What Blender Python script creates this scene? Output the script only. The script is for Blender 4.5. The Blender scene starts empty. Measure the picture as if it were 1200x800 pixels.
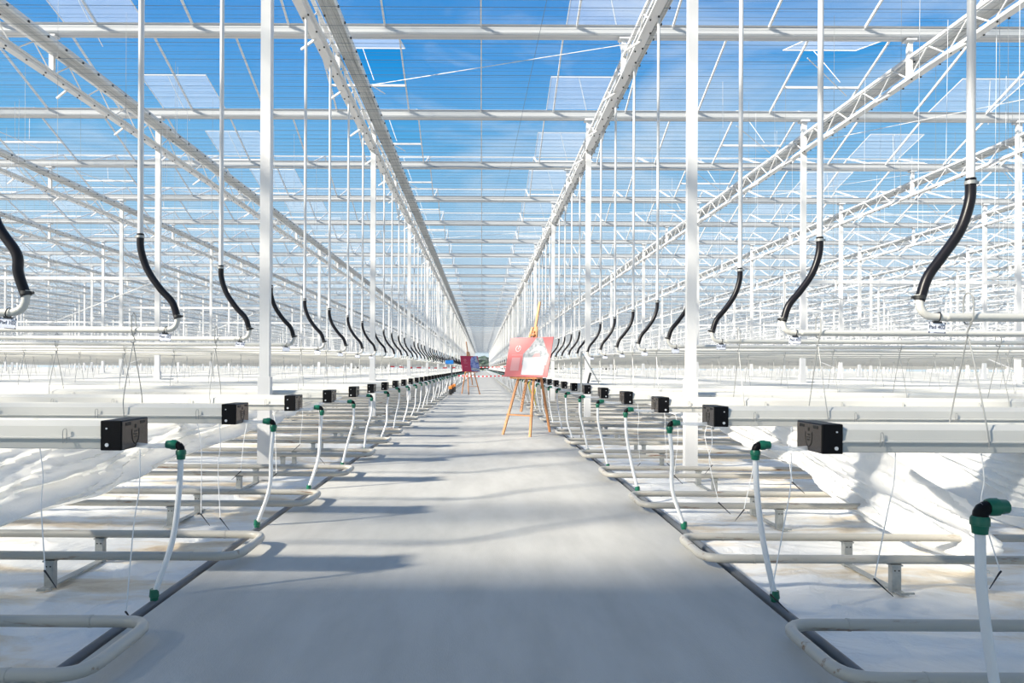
import bpy, math, random
from mathutils import Vector, noise
R = math.radians
scene = bpy.context.scene
col = scene.collection
random.seed(7)

# ------------------------------------------------------------------ camera
CAMX, CAMH, F = 0.05, 1.31, 815.0
cam_d = bpy.data.cameras.new('camera')
cam = bpy.data.objects.new('camera', cam_d)
col.objects.link(cam)
cam.location = (CAMX, 0, CAMH)
cam.rotation_euler = (R(90), R(-0.28), 0)
cam_d.sensor_width = 36.0
cam_d.lens = F / 1200 * 36
cam_d.shift_x = 35.0 / 1200
cam_d.shift_y = 31.5 / 1200
cam_d.clip_start = 0.05
cam_d.clip_end = 3000
scene.camera = cam

# ------------------------------------------------------------------ sky, sun, exposure
scene.view_settings.view_transform = 'Standard'
scene.view_settings.look = 'None'
scene.view_settings.gamma = 1
scene.view_settings.use_curve_mapping = False
scene.view_settings.exposure = 0.0
scene.cycles.transparent_max_bounces = 24
scene.cycles.max_bounces = 8

w = bpy.data.worlds.new('sky')
scene.world = w
w.use_nodes = True
nt = w.node_tree
nt.nodes.clear()
N = nt.nodes.new
L = nt.links.new
tc = N('ShaderNodeTexCoord')
sep = N('ShaderNodeSeparateXYZ')
L(tc.outputs['Generated'], sep.inputs[0])
ramp = N('ShaderNodeValToRGB')
cr = ramp.color_ramp
cr.elements[0].position = 0.0
cr.elements[0].color = (0.74, 0.86, 0.93, 1)
cr.elements[1].position = 1.0
cr.elements[1].color = (0.012, 0.17, 0.50, 1)
for p, c in ((0.10, (0.60, 0.79, 0.92)), (0.20, (0.34, 0.63, 0.88)), (0.30, (0.11, 0.44, 0.81)), (0.40, (0.018, 0.30, 0.75)), (0.52, (0.004, 0.23, 0.66))):
    e = cr.elements.new(p)
    e.color = (*c, 1)
L(sep.outputs['Z'], ramp.inputs[0])
mp = N('ShaderNodeMapping')
mp.inputs['Scale'].default_value = (1.6, 1.0, 4.5)
mp.inputs['Location'].default_value = (0.35, 0.2, 0.1)
L(tc.outputs['Generated'], mp.inputs[0])
nz = N('ShaderNodeTexNoise')
nz.inputs['Scale'].default_value = 2.2
nz.inputs['Detail'].default_value = 7
nz.inputs['Roughness'].default_value = 0.55
nz.inputs['Distortion'].default_value = 0.6
L(mp.outputs[0], nz.inputs['Vector'])
cramp = N('ShaderNodeValToRGB')
cramp.color_ramp.elements[0].position = 0.50
cramp.color_ramp.elements[0].color = (0, 0, 0, 1)
cramp.color_ramp.elements[1].position = 0.78
cramp.color_ramp.elements[1].color = (0.7, 0.7, 0.7, 1)
L(nz.outputs[0], cramp.inputs[0])
mixc = N('ShaderNodeMixRGB')
mixc.inputs[2].default_value = (0.80, 0.89, 0.97, 1)
L(cramp.outputs[0], mixc.inputs[0])
L(ramp.outputs[0], mixc.inputs[1])
bg = N('ShaderNodeBackground')
bg.inputs[1].default_value = 1.0
L(mixc.outputs[0], bg.inputs[0])
wo = N('ShaderNodeOutputWorld')
L(bg.outputs[0], wo.inputs[0])

sun_d = bpy.data.lights.new('sun', 'SUN')
sun = bpy.data.objects.new('sun', sun_d)
col.objects.link(sun)
SE = R(31)
SUN = Vector((0.88 * math.cos(SE), 0.475 * math.cos(SE), -math.sin(SE)))
sun.rotation_euler = SUN.to_track_quat('-Z', 'Y').to_euler()
sun.location = (-40, -20, 40)
sun_d.energy = 12.0
sun_d.angle = R(3.2)
sun_d.color = (1.0, 0.91, 0.77)

# ------------------------------------------------------------------ materials
MATS = {}


def mat(name, color, rough=0.5, metal=0.0, spec=0.5, coat=0.0, noise_amt=0.0, noise_scale=8.0, color2=None,
        lo=0.5, hi=0.7, bump=0.0, bump_scale=30.0, stretch=(1, 1, 1)):
    m = bpy.data.materials.new(name)
    m.use_nodes = True
    t = m.node_tree
    b = t.nodes['Principled BSDF']
    b.inputs['Base Color'].default_value = (*color, 1)
    b.inputs['Roughness'].default_value = rough
    b.inputs['Metallic'].default_value = metal
    b.inputs['Specular IOR Level'].default_value = spec
    b.inputs['Coat Weight'].default_value = coat
    if color2 is not None or bump > 0:
        g = t.nodes.new('ShaderNodeNewGeometry')
        mpp = t.nodes.new('ShaderNodeMapping')
        mpp.inputs['Scale'].default_value = stretch
        t.links.new(g.outputs['Position'], mpp.inputs[0])
    if color2 is not None:
        n = t.nodes.new('ShaderNodeTexNoise')
        n.inputs['Scale'].default_value = noise_scale
        n.inputs['Detail'].default_value = 6
        n.inputs['Roughness'].default_value = 0.6
        t.links.new(mpp.outputs[0], n.inputs['Vector'])
        r = t.nodes.new('ShaderNodeValToRGB')
        r.color_ramp.elements[0].position = lo
        r.color_ramp.elements[0].color = (*color, 1)
        r.color_ramp.elements[1].position = hi
        r.color_ramp.elements[1].color = (*color2, 1)
        t.links.new(n.outputs[0], r.inputs[0])
        t.links.new(r.outputs[0], b.inputs['Base Color'])
    if bump > 0:
        n2 = t.nodes.new('ShaderNodeTexNoise')
        n2.inputs['Scale'].default_value = bump_scale
        n2.inputs['Detail'].default_value = 5
        t.links.new(mpp.outputs[0], n2.inputs['Vector'])
        bp = t.nodes.new('ShaderNodeBump')
        bp.inputs['Strength'].default_value = bump
        bp.inputs['Distance'].default_value = 0.05
        t.links.new(n2.outputs[0], bp.inputs['Height'])
        t.links.new(bp.outputs[0], b.inputs['Normal'])
    MATS[name] = m
    return m


mat('white_paint', (0.66, 0.66, 0.66), 0.38)
mat('roof_alu', (0.50, 0.51, 0.52), 0.42)
mat('box_face', (0.10, 0.088, 0.082), 0.25, metal=0.75)
mat('cream_metal', (0.61, 0.60, 0.56), 0.42)
mat('galvanised', (0.33, 0.35, 0.35), 0.4, metal=0.4, color2=(0.42, 0.43, 0.42), noise_scale=20, lo=0.4, hi=0.6)
mat('rail_paint', (0.45, 0.43, 0.385), 0.35, color2=(0.20, 0.11, 0.06), noise_scale=2.2, lo=0.60, hi=0.70, stretch=(1.5, 9, 9))
mat('grey_pvc', (0.12, 0.13, 0.145), 0.5)
mat('black_plastic', (0.012, 0.012, 0.016), 0.35)
mat('black_gloss', (0.004, 0.004, 0.005), 0.45, spec=0.15)
mat('black_engraved', (0.003, 0.003, 0.003), 0.6)
mat('green_plastic', (0.004, 0.13, 0.075), 0.35)
mat('white_hose', (0.82, 0.83, 0.84), 0.35)
mat('rubber', (0.007, 0.007, 0.010), 0.34, spec=0.25, color2=(0.011, 0.010, 0.014), noise_scale=12, lo=0.4, hi=0.6)
mat('steel', (0.36, 0.365, 0.36), 0.4, metal=0.4)
mat('wire_dark', (0.12, 0.17, 0.23), 0.6)
mat('screw', (0.75, 0.76, 0.78), 0.3, metal=0.5)
mat('pack_grey', (0.66, 0.67, 0.67), 0.5, color2=(0.30, 0.32, 0.33), noise_scale=3.0, lo=0.48, hi=0.66, stretch=(26, 0.25, 26))
mat('hook_black', (0.03, 0.03, 0.03), 0.5)
mat('wood', (0.62, 0.29, 0.12), 0.45, color2=(0.50, 0.21, 0.08), noise_scale=6, lo=0.4, hi=0.65, stretch=(8, 8, 1))
mat('glared_red_print', (0.72, 0.20, 0.20), 0.7)  # red of the nearer board, sun glare lightened into its base colour
mat('crimson_print', (0.50, 0.025, 0.07), 0.4)
mat('paper_white', (0.80, 0.80, 0.80), 0.7)
mat('print_pale', (0.74, 0.36, 0.36), 0.7)
mat('print_grey', (0.28, 0.31, 0.33), 0.7, color2=(0.55, 0.56, 0.57), noise_scale=14, lo=0.4, hi=0.6)
mat('print_blue', (0.05, 0.09, 0.32), 0.45, color2=(0.30, 0.34, 0.60), noise_scale=7, lo=0.4, hi=0.6)
mat('print_lilac', (0.36, 0.38, 0.60), 0.45)
mat('tag_white', (0.72, 0.75, 0.86), 0.4)
mat('ink', (0.05, 0.06, 0.10), 0.5)
mat('tape_red', (0.75, 0.05, 0.06), 0.45)
mat('tape_white', (0.85, 0.85, 0.85), 0.45)
mat('blue_plastic', (0.02, 0.18, 0.55), 0.4)
mat('orange_plastic', (0.80, 0.25, 0.05), 0.45)
mat('yellow_plastic', (0.75, 0.58, 0.08), 0.4)
mat('teal_plastic', (0.02, 0.25, 0.25), 0.4)
mat('foliage', (0.035, 0.06, 0.045), 0.9, color2=(0.06, 0.09, 0.065), noise_scale=0.7, lo=0.4, hi=0.6)
mat('bark', (0.10, 0.075, 0.05), 0.9)
mat('grass', (0.16, 0.20, 0.09), 0.9, color2=(0.20, 0.23, 0.12), noise_scale=0.2, lo=0.4, hi=0.6)
mat('concrete', (0.465, 0.456, 0.428), 0.8, color2=(0.405, 0.396, 0.37), noise_scale=1.6, lo=0.38, hi=0.66, bump=0.10, bump_scale=60, stretch=(3.0, 0.8, 1))


def film_mat(name, stain=True, trans=0.0, bump=0.3, bscale=3.0):
    m = mat(name, (0.90, 0.89, 0.87), 0.38)
    t = m.node_tree
    b = t.nodes['Principled BSDF']
    g = t.nodes.new('ShaderNodeNewGeometry')
    mpp = t.nodes.new('ShaderNodeMapping')
    mpp.inputs['Scale'].default_value = (0.55, 1.5, 1.5)
    t.links.new(g.outputs['Position'], mpp.inputs[0])
    if stain:
        n = t.nodes.new('ShaderNodeTexNoise')
        n.inputs['Scale'].default_value = 1.3
        n.inputs['Detail'].default_value = 8
        n.inputs['Roughness'].default_value = 0.62
        n.inputs['Distortion'].default_value = 0.4
        t.links.new(mpp.outputs[0], n.inputs['Vector'])
        r = t.nodes.new('ShaderNodeValToRGB')
        e = r.color_ramp.elements
        e[0].position = 0.49
        e[0].color = (0.80, 0.795, 0.775, 1)
        e[1].position = 0.76
        e[1].color = (0.36, 0.22, 0.10, 1)
        x = r.color_ramp.elements.new(0.60)
        x.color = (0.68, 0.58, 0.44, 1)
        t.links.new(n.outputs[0], r.inputs[0])
        t.links.new(r.outputs[0], b.inputs['Base Color'])
    n2 = t.nodes.new('ShaderNodeTexNoise')
    n2.inputs['Scale'].default_value = bscale
    n2.inputs['Detail'].default_value = 6
    n2.inputs['Distortion'].default_value = 1.2
    t.links.new(g.outputs['Position'], n2.inputs['Vector'])
    bp = t.nodes.new('ShaderNodeBump')
    bp.inputs['Strength'].default_value = bump
    bp.inputs['Distance'].default_value = 0.06
    t.links.new(n2.outputs[0], bp.inputs['Height'])
    t.links.new(bp.outputs[0], b.inputs['Normal'])
    if trans > 0:
        tr = t.nodes.new('ShaderNodeBsdfTranslucent')
        tr.inputs[0].default_value = (0.9, 0.89, 0.86, 1)
        mx = t.nodes.new('ShaderNodeMixShader')
        mx.inputs[0].default_value = trans
        out = t.nodes['Material Output']
        t.links.new(b.outputs[0], mx.inputs[1])
        t.links.new(tr.outputs[0], mx.inputs[2])
        t.links.new(mx.outputs[0], out.inputs[0])
    return m


film_mat('ground_film', True, 0, 0.8, 2.6)
film_mat('curtain_film', False, 0.45, 0.35, 9.0)


def see_through(name, haze, color=(0.95, 0.97, 1.0), gloss=0.04, tint=(0.97, 0.99, 1.0)):
    m = bpy.data.materials.new(name)
    m.use_nodes = True
    t = m.node_tree
    t.nodes.clear()
    o = t.nodes.new('ShaderNodeOutputMaterial')
    tp = t.nodes.new('ShaderNodeBsdfTransparent')
    tp.inputs[0].default_value = (*tint, 1)
    tl = t.nodes.new('ShaderNodeBsdfTranslucent')
    tl.inputs[0].default_value = (*color, 1)
    df = t.nodes.new('ShaderNodeBsdfDiffuse')
    df.inputs[0].default_value = (*color, 1)
    gl = t.nodes.new('ShaderNodeBsdfGlossy')
    gl.inputs['Roughness'].default_value = 0.08
    a = t.nodes.new('ShaderNodeMixShader')
    a.inputs[0].default_value = 0.5
    t.links.new(tl.outputs[0], a.inputs[1])
    t.links.new(df.outputs[0], a.inputs[2])
    c = t.nodes.new('ShaderNodeMixShader')
    c.inputs[0].default_value = haze
    t.links.new(tp.outputs[0], c.inputs[1])
    t.links.new(a.outputs[0], c.inputs[2])
    d = t.nodes.new('ShaderNodeMixShader')
    d.inputs[0].default_value = gloss
    t.links.new(c.outputs[0], d.inputs[1])
    t.links.new(gl.outputs[0], d.inputs[2])
    t.links.new(d.outputs[0], o.inputs[0])
    MATS[name] = m
    return m


see_through('glass', 0.06, gloss=0.025)
see_through('vent_glass', 0.28)
see_through('clear_glass', 0.03, gloss=0.02)
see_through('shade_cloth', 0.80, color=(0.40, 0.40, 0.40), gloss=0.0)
see_through('clear_tube', 0.45, gloss=0.08)


# ------------------------------------------------------------------ mesh helpers
class MB:
    def __init__(self):
        self.v, self.f, self.m = [], [], []
        self.mi = 0

    def add(self, vs, fs):
        o = len(self.v)
        self.v += [tuple(p) for p in vs]
        self.f += [tuple(i + o for i in q) for q in fs]
        self.m += [self.mi] * len(fs)
        return self

    def box(self, c, s):
        x, y, z = c
        a, b, d = s[0] / 2, s[1] / 2, s[2] / 2
        vs = [(x - a, y - b, z - d), (x + a, y - b, z - d), (x + a, y + b, z - d), (x - a, y + b, z - d),
              (x - a, y - b, z + d), (x + a, y - b, z + d), (x + a, y + b, z + d), (x - a, y + b, z + d)]
        return self.add(vs, [(0, 3, 2, 1), (4, 5, 6, 7), (0, 1, 5, 4), (1, 2, 6, 5), (2, 3, 7, 6), (3, 0, 4, 7)])

    def bbox(self, c, s, bv=0.006):
        """box with chamfered edges (all edges of the Y-facing outline and caps)"""
        x, y, z = c
        a, b, d = s[0] / 2, s[1] / 2, s[2] / 2
        prof = [(-a + bv, -d), (a - bv, -d), (a, -d + bv), (a, d - bv), (a - bv, d), (-a + bv, d), (-a, d - bv), (-a, -d + bv)]
        inn = [(px * (a - bv) / a, pz * (d - bv) / d) for px, pz in prof]
        rings = [[(x + px, y - b, z + pz) for px, pz in inn], [(x + px, y - b + bv, z + pz) for px, pz in prof],
                 [(x + px, y + b - bv, z + pz) for px, pz in prof], [(x + px, y + b, z + pz) for px, pz in inn]]
        vs = [p for r in rings for p in r]
        fs = [tuple(range(8)), tuple(reversed(range(24, 32)))]
        for k in range(3):
            for i in range(8):
                j = (i + 1) % 8
                fs.append((k * 8 + i, k * 8 + 8 + i, k * 8 + 8 + j, k * 8 + j))
        return self.add(vs, fs)

    def bar(self, p, q, wd, n=4, up=None, h=None):
        """prism from p to q"""
        p, q = Vector(p), Vector(q)
        d = (q - p).normalized()
        u = Vector(up) if up else (Vector((0, 0, 1)) if abs(d.z) < 0.9 else Vector((0, 1, 0)))
        s = d.cross(u).normalized()
        u = s.cross(d).normalized()
        vs = []
        hh = wd if h is None else h
        if n == 4:
            offs = [(-.5, -.5), (.5, -.5), (.5, .5), (-.5, .5)]
        else:
            offs = [(.5 * math.cos(2 * math.pi * i / n), .5 * math.sin(2 * math.pi * i / n)) for i in range(n)]
        for c in (p, q):
            for a, b in offs:
                vs.append(c + s * a * wd + u * b * hh)
        fs = [tuple(reversed(range(n))), tuple(range(n, 2 * n))]
        for i in range(n):
            j = (i + 1) % n
            fs.append((i, j, n + j, n + i))
        return self.add(vs, fs)

    def tube(self, pts, r, n=10, cap=True):
        pts = [Vector(p) for p in pts]
        rs = r if isinstance(r, (list, tuple)) else [r] * len(pts)
        rings = []
        t0 = (pts[1] - pts[0]).normalized()
        ref = Vector((0, 0, 1)) if abs(t0.z) < 0.9 else Vector((0, 1, 0))
        u = (ref - t0 * ref.dot(t0)).normalized()
        for i, p in enumerate(pts):
            if i == 0:
                t = t0
            elif i == len(pts) - 1:
                t = (pts[i] - pts[i - 1]).normalized()
            else:
                t = (pts[i + 1] - pts[i - 1]).normalized()
            u = (u - t * u.dot(t)).normalized()
            s = t.cross(u)
            rings.append([p + (u * math.cos(2 * math.pi * k / n) + s * math.sin(2 * math.pi * k / n)) * rs[i] for k in range(n)])
        vs = [v for r_ in rings for v in r_]
        fs = []
        for i in range(len(pts) - 1):
            for k in range(n):
                j = (k + 1) % n
                fs.append((i * n + k, i * n + j, (i + 1) * n + j, (i + 1) * n + k))
        if cap:
            fs.append(tuple(reversed(range(n))))
            fs.append(tuple(range((len(pts) - 1) * n, len(pts) * n)))
        return self.add(vs, fs)

    def prof_x(self, prof, x0, x1):
        """extrude a (y, z) outline along X"""
        n = len(prof)
        vs = [(x0, y, z) for y, z in prof] + [(x1, y, z) for y, z in prof]
        fs = [tuple(range(n)), tuple(reversed(range(n, 2 * n)))]
        for i in range(n):
            j = (i + 1) % n
            fs.append((i, n + i, n + j, j))
        return self.add(vs, fs)

    def grid(self, fn, nu, nv):
        vs = [fn(i / nu, j / nv) for j in range(nv + 1) for i in range(nu + 1)]
        fs = [(j * (nu + 1) + i, j * (nu + 1) + i + 1, (j + 1) * (nu + 1) + i + 1, (j + 1) * (nu + 1) + i)
              for j in range(nv) for i in range(nu)]
        return self.add(vs, fs)

    def mesh(self, name, mats, smooth=False):
        me = bpy.data.meshes.new(name)
        me.from_pydata(self.v, [], self.f)
        if isinstance(mats, str):
            mats = [mats]
        for m in mats:
            me.materials.append(MATS[m])
        if len(mats) > 1:
            me.polygons.foreach_set('material_index', self.m)
        if smooth:
            me.polygons.foreach_set('use_smooth', [True] * len(me.polygons))
            try:
                me.set_sharp_from_angle(angle=R(40))
            except Exception:
                pass
        me.update()
        return me

    def build(self, name, mats, parent=None, smooth=False):
        return put(name, self.mesh(name, mats, smooth), parent)


def put(name, me, parent=None, loc=None):
    o = bpy.data.objects.new(name, me)
    col.objects.link(o)
    if parent is not None:
        o.parent = parent
    if loc is not None:
        o.location = loc
    return o


def tag(o, label=None, cat=None, group=None, kind=None):
    if label:
        o['label'] = label
    if cat:
        o['category'] = cat
    if group:
        o['group'] = group
    if kind:
        o['kind'] = kind
    return o


def thing(name, label, cat, loc=(0, 0, 0), rz=0.0, group=None):
    o = put(name, None, None, loc)
    o.rotation_euler = (0, 0, rz)
    o.empty_display_size = 0.2
    return tag(o, label, cat, group)


def smooth_path(pts, k=6):
    """Catmull-Rom"""
    P = [Vector(p) for p in pts]
    P = [P[0] * 2 - P[1]] + P + [P[-1] * 2 - P[-2]]
    out = []
    for i in range(1, len(P) - 2):
        for j in range(k):
            t = j / k
            a, b, c, d = P[i - 1], P[i], P[i + 1], P[i + 2]
            out.append(0.5 * ((2 * b) + (c - a) * t + (2 * a - 5 * b + 4 * c - d) * t * t + (3 * b - a - 3 * c + d) * t ** 3))
    out.append(P[-2])
    return out


def arc_corner(p0, c, p1, r, k=5):
    """rounded corner at c between p0 and p1"""
    p0, c, p1 = Vector(p0), Vector(c), Vector(p1)
    a = c + (p0 - c).normalized() * r
    b = c + (p1 - c).normalized() * r
    out = []
    for i in range(k + 1):
        t = i / k
        out.append(a.lerp(c, t).lerp(c.lerp(b, t), t))
    return out


ORD = ['nearest', 'second', 'third', 'fourth', 'fifth', 'sixth', 'seventh', 'eighth', 'ninth', 'tenth', 'eleventh', 'twelfth',
       'thirteenth', 'fourteenth', 'fifteenth', 'sixteenth', 'seventeenth', 'eighteenth', 'nineteenth', 'twentieth']
SIDE = {-1: 'left', 1: 'right'}


def inview(x, y, m=6.0):
    return abs(x - CAMX) < 0.86 * max(y, 0) + m


# ------------------------------------------------------------------ layout numbers
ROW0, PITCH, NROW = 3.58, 1.60, 150          # growing rows
COL0, BAY = 8.17, 8.0                        # column lines along the path
YEND = COL0 + BAY * 30                       # 248.17
XMAX = 102.5
SLAB = 0.12
ZG = 7.10                                    # roof gutter underside
LINES = [s * (2.5 + 5 * k) for k in range(21) for s in (-1, 1)]

# ------------------------------------------------------------------ floor
mb = MB()
mb.box((-0.03, 120, SLAB - 0.1), (3.06, 280, 0.2))
tag(mb.build('floor', 'concrete'), 'pale grey concrete path down the middle of the greenhouse', 'floor', kind='structure')

for s in (-1, 1):
    mb = MB()

    def fz(x, y):
        p = Vector((x * 0.9, y * 1.6, 3.1 * s))
        r = max(0.0, 1 - 3.0 * abs(noise.noise(Vector((x * 1.1 + y * 0.5, y * 2.0, 7.7 * s)))))
        r2 = max(0.0, 1 - 3.2 * abs(noise.noise(Vector((x * 2.6 - y, y * 3.1 + x * .4, 2.2 * s)))))
        return 0.012 * noise.noise(p * 1.4) + 0.008 * noise.noise(p * 4.0) + 0.018 * r * r + 0.009 * r2 * r2 - 0.016

    x0, x1 = 1.50, 8.06
    mb.grid(lambda u, v: (s * (x0 + u * (x1 - x0)), 0.5 + v * 13.5, fz(x0 + u * (x1 - x0), 0.5 + v * 13.5)), 200, 380)
    mb.add([(s * 1.56, 14, 0), (s * 110, 14, 0), (s * 110, 262, 0), (s * 1.56, 262, 0)], [(0, 1, 2, 3)])
    mb.add([(s * 8.06, -20, 0), (s * 110, -20, 0), (s * 110, 14, 0), (s * 8.06, 14, 0)], [(0, 1, 2, 3)])
    mb.add([(s * 1.56, -20, 0), (s * 8.06, -20, 0), (s * 8.06, 0.5, 0), (s * 1.56, 0.5, 0)], [(0, 1, 2, 3)])
    if s < 0:
        mb.f = [tuple(reversed(q)) for q in mb.f]
    o = mb.build('ground_sheet', 'ground_film', smooth=True)
    tag(o, 'wrinkled white ground sheet with brown stains on the %s of the path' % SIDE[s], 'ground sheet', kind='structure')

mb = MB()
mb.box((0, 200, -0.4), (1600, 1400, 0.5))
tag(mb.build('outside_ground', 'grass'), 'grass land outside the glasshouse', 'ground', kind='structure')

# collector pipes along the path edges
for s in (-1, 1):
    mb = MB()
    mb.tube([(s * 1.605 - .03, -4, 0.088), (s * 1.605 - .03, 120, 0.088), (s * 1.605 - .03, 246, 0.088)], 0.0235, 10)
    tag(mb.build('drain_pipe', 'grey_pvc', smooth=True), 'dark grey drain pipe lying along the %s edge of the path' % SIDE[s], 'pipe')

# ------------------------------------------------------------------ roof
ceiling = put('ceiling', None)
tag(ceiling, 'glass roof of repeated gables on white gutters', 'roof', kind='structure')
GY = [COL0 + 4 * k for k in range(-5, 61)]
GPROF = [(-0.09, 0.0), (0.09, 0.0), (0.11, 0.035), (0.11, 0.05), (0.085, 0.06), (0.10, 0.15), (0.125, 0.17), (-0.125, 0.17), (-0.10, 0.15),
         (-0.085, 0.06), (-0.11, 0.05), (-0.11, 0.035)]
gm = MB().prof_x(GPROF, -XMAX - 2, XMAX + 2).mesh('roof_gutter', 'roof_alu')
rm = MB().prof_x([(-0.02, -0.015), (0.02, -0.015), (0.025, 0.015), (-0.025, 0.015)], -XMAX - 2, XMAX + 2).mesh('ridge', 'white_paint')
for y in GY:
    put('roof_gutter', gm, ceiling, (0, y, ZG))
RH = 0.83                                    # ridge above gutter top
ZT = ZG + 0.13
for y in GY[:-1]:
    put('ridge', rm, ceiling, (0, y + 2, ZT + RH - 0.02))
PW = 5.0 / 3
VD = 1.22                                    # vent depth along the ground, from the ridge
slots = []
for k, y in enumerate(GY[:-1]):
    for i in range(-62, 62):
        x = i * PW
        for far in (0, 1):
            yc = y + (3 if far else 1)
            if y < 4:
                if x < -45 or x > 25:
                    continue
            elif not inview(x, yc, 22):
                continue
            vent = (far == 1 and (i % 6) == 4) or (far == 0 and (i % 6) == 1)
            slots.append((y, i, far, vent))


def on_slope(y, far, t):
    """t=0 gutter, 1 ridge -> (y, z)"""
    return (y + (4 - 2 * t if far else 2 * t), ZT + RH * t)


def visible_key(sl):
    y, i, far, vent = sl
    x = (i + .5) * PW
    yc = y + (3 if far else 1)
    zc = ZT + 0.35 - CAMH
    sx = 565 + F * (x - CAMX) / max(yc, .1)
    sy = 431.5 - F * zc / max(yc, .1)
    vis = yc > 7 and -80 < sx < 1280 and sy > -120
    return (0 if vis else 1, 0 if far else 1, yc + abs(x) * 0.3)


def pane_verts(y, i, far, t0, t1, ins=0.03):
    a, b = on_slope(y, far, t0), on_slope(y, far, t1)
    x0, x1 = i * PW + ins, (i + 1) * PW - ins
    return [(x0, a[0], a[1]), (x1, a[0], a[1]), (x1, b[0], b[1]), (x0, b[0], b[1])]


slots.sort(key=visible_key)
cache = {}
rest = MB()
for idx, (y, i, far, vent) in enumerate(slots):
    t1 = 1 - VD / 2 if vent else 0.985
    if idx < 300:
        key = (far, vent)
        if key not in cache:
            vv = pane_verts(0, 0, far, 0.02, t1)
            cache[key] = MB().add(vv, [(0, 1, 2, 3)]).mesh('pane', 'glass')
        put('pane', cache[key], ceiling, (i * PW, y, 0))
    else:
        rest.add(pane_verts(y, i, far, 0.02, t1), [(0, 1, 2, 3)])
tag(rest.build('pane_field', 'glass', ceiling), kind='stuff')

bars = sorted(set((y, i, far) for (y, i, far, v) in slots), key=lambda b: visible_key((b[0], b[1], b[2], 0)))
rest = MB()
cache = {}


def bar_geo(m, x, y, far):
    a, b = on_slope(y, far, 0.0), on_slope(y, far, 1.0)
    m.bar((x, a[0], a[1] - 0.02), (x, b[0], b[1] - 0.02), 0.03, 4, None, 0.05)


for idx, (y, i, far) in enumerate(bars):
    if idx < 300:
        if far not in cache:
            m = MB()
            bar_geo(m, 0, 0, far)
            cache[far] = m.mesh('glazing_bar', 'white_paint')
        put('glazing_bar', cache[far], ceiling, (i * PW, y, 0))
    else:
        bar_geo(rest, i * PW, y, far)
tag(rest.build('glazing_bar_field', 'white_paint', ceiling), kind='stuff')

# roof vents, standing open on their push rods
vents = [s for s in slots if s[3]]


def vent_geo(far):
    sg = 1 if far else -1
    z0 = ZT + RH
    ang = R(15)
    LN = 1.31
    dy, dz = sg * LN * math.cos(ang), LN * math.sin(ang)
    glass = MB()
    x0, x1 = 0.03, PW - 0.03
    glass.add([(x0, 2 + sg * .02, z0 + .02), (x1, 2 + sg * .02, z0 + .02), (x1, 2 + dy, z0 + dz), (x0, 2 + dy, z0 + dz)], [(0, 1, 2, 3)])
    frame = MB()
    for x in (x0, x1):
        frame.bar((x, 2, z0 + .01), (x, 2 + dy, z0 + dz), 0.018)
    frame.bar((x0, 2 + dy, z0 + dz), (x1, 2 + dy, z0 + dz), 0.02)
    sy_, sz_ = 2 + sg * VD, ZT + RH * (1 - VD / 2)
    sill = MB()
    sill.bar((0, sy_, sz_), (PW, sy_, sz_), 0.045)
    rod = MB()
    rod.bar((PW * .62, 2 + sg * .75, ZT + .25), (PW * .42, 2 + dy, z0 + dz), 0.018, 5)
    rod2 = MB()
    rod2.bar((0.05, 2 + sg * 0.15, ZT + 0.5), (PW * .75, 2 + sg * .9, ZT + .02), 0.022, 5)
    return glass, frame, sill, rod, rod2


vg = {}
for far in (0, 1):
    g, f, s_, r_, r2 = vent_geo(far)
    vg[far] = (g.mesh('vent_pane', 'vent_glass'), f.mesh('vent_frame', 'white_paint'), s_.mesh('vent_sill', 'white_paint'),
               r_.mesh('push_rod', 'white_paint'), r2.mesh('push_rod', 'white_paint'))
restg, restf = MB(), MB()
for idx, (y, i, far, v) in enumerate(vents):
    if idx < 120:
        x = i * PW
        sd = 'above the path' if abs(x + .83) < 3.4 else ('left' if x < 0 else 'right') + ' of the path'
        if sd == 'above the path':
            sd = ('left edge' if x < 0 else 'right edge') + ' of the path'
        n = int((y - 8.17) / 4 + 0.5)
        lab = 'open glass roof vent over %s roof gable, %s%s' % (
            ('the %s' % ORD[n]) if 0 <= n < 12 else 'a far', sd, '' if abs(x) < 4 else ', %s bay out' % ORD[min(19, int(abs(x + .83) // 5))])
        t = thing('roof_vent', lab, 'roof vent', (x, y, 0), 0, 'open vents along the glass roof')
        for nm, me in zip(('vent_pane', 'vent_frame', 'vent_sill', 'push_rod', 'push_rod'), vg[far]):
            put(nm, me, t)
    else:
        g, f, s_, r_, r2 = vent_geo(far)
        x = i * PW
        for src, dst in ((g, restg), (f, restf), (s_, restf), (r_, restf)):
            dst.add([(p[0] + x, p[1] + y, p[2]) for p in src.v], src.f)
t = thing('roof_vent_field', 'distant open roof vents along the far gables', 'roof vents')
t['kind'] = 'stuff'
tag(restg.build('vent_pane', 'vent_glass', t), kind='stuff')
tag(restf.build('vent_frame', 'white_paint', t), kind='stuff')

# ------------------------------------------------------------------ columns
cols = []
for k in range(0, 31):
    for x in LINES:
        y = COL0 + BAY * k
        if inview(x, y, 8):
            cols.append((x, y, k))
cols.sort(key=lambda c: c[1] + abs(c[0]) * 0.2)


def col_geo():
    a, b = MB(), MB()
    a.box((0, 0, (1.2 + ZG) / 2), (0.115, 0.075, ZG - 1.2))
    a.box((0, 0, ZG - .02), (0.2, 0.2, 0.04))
    b.box((0, 0, 0.6), (0.146, 0.10, 1.2))
    return a, b


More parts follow.
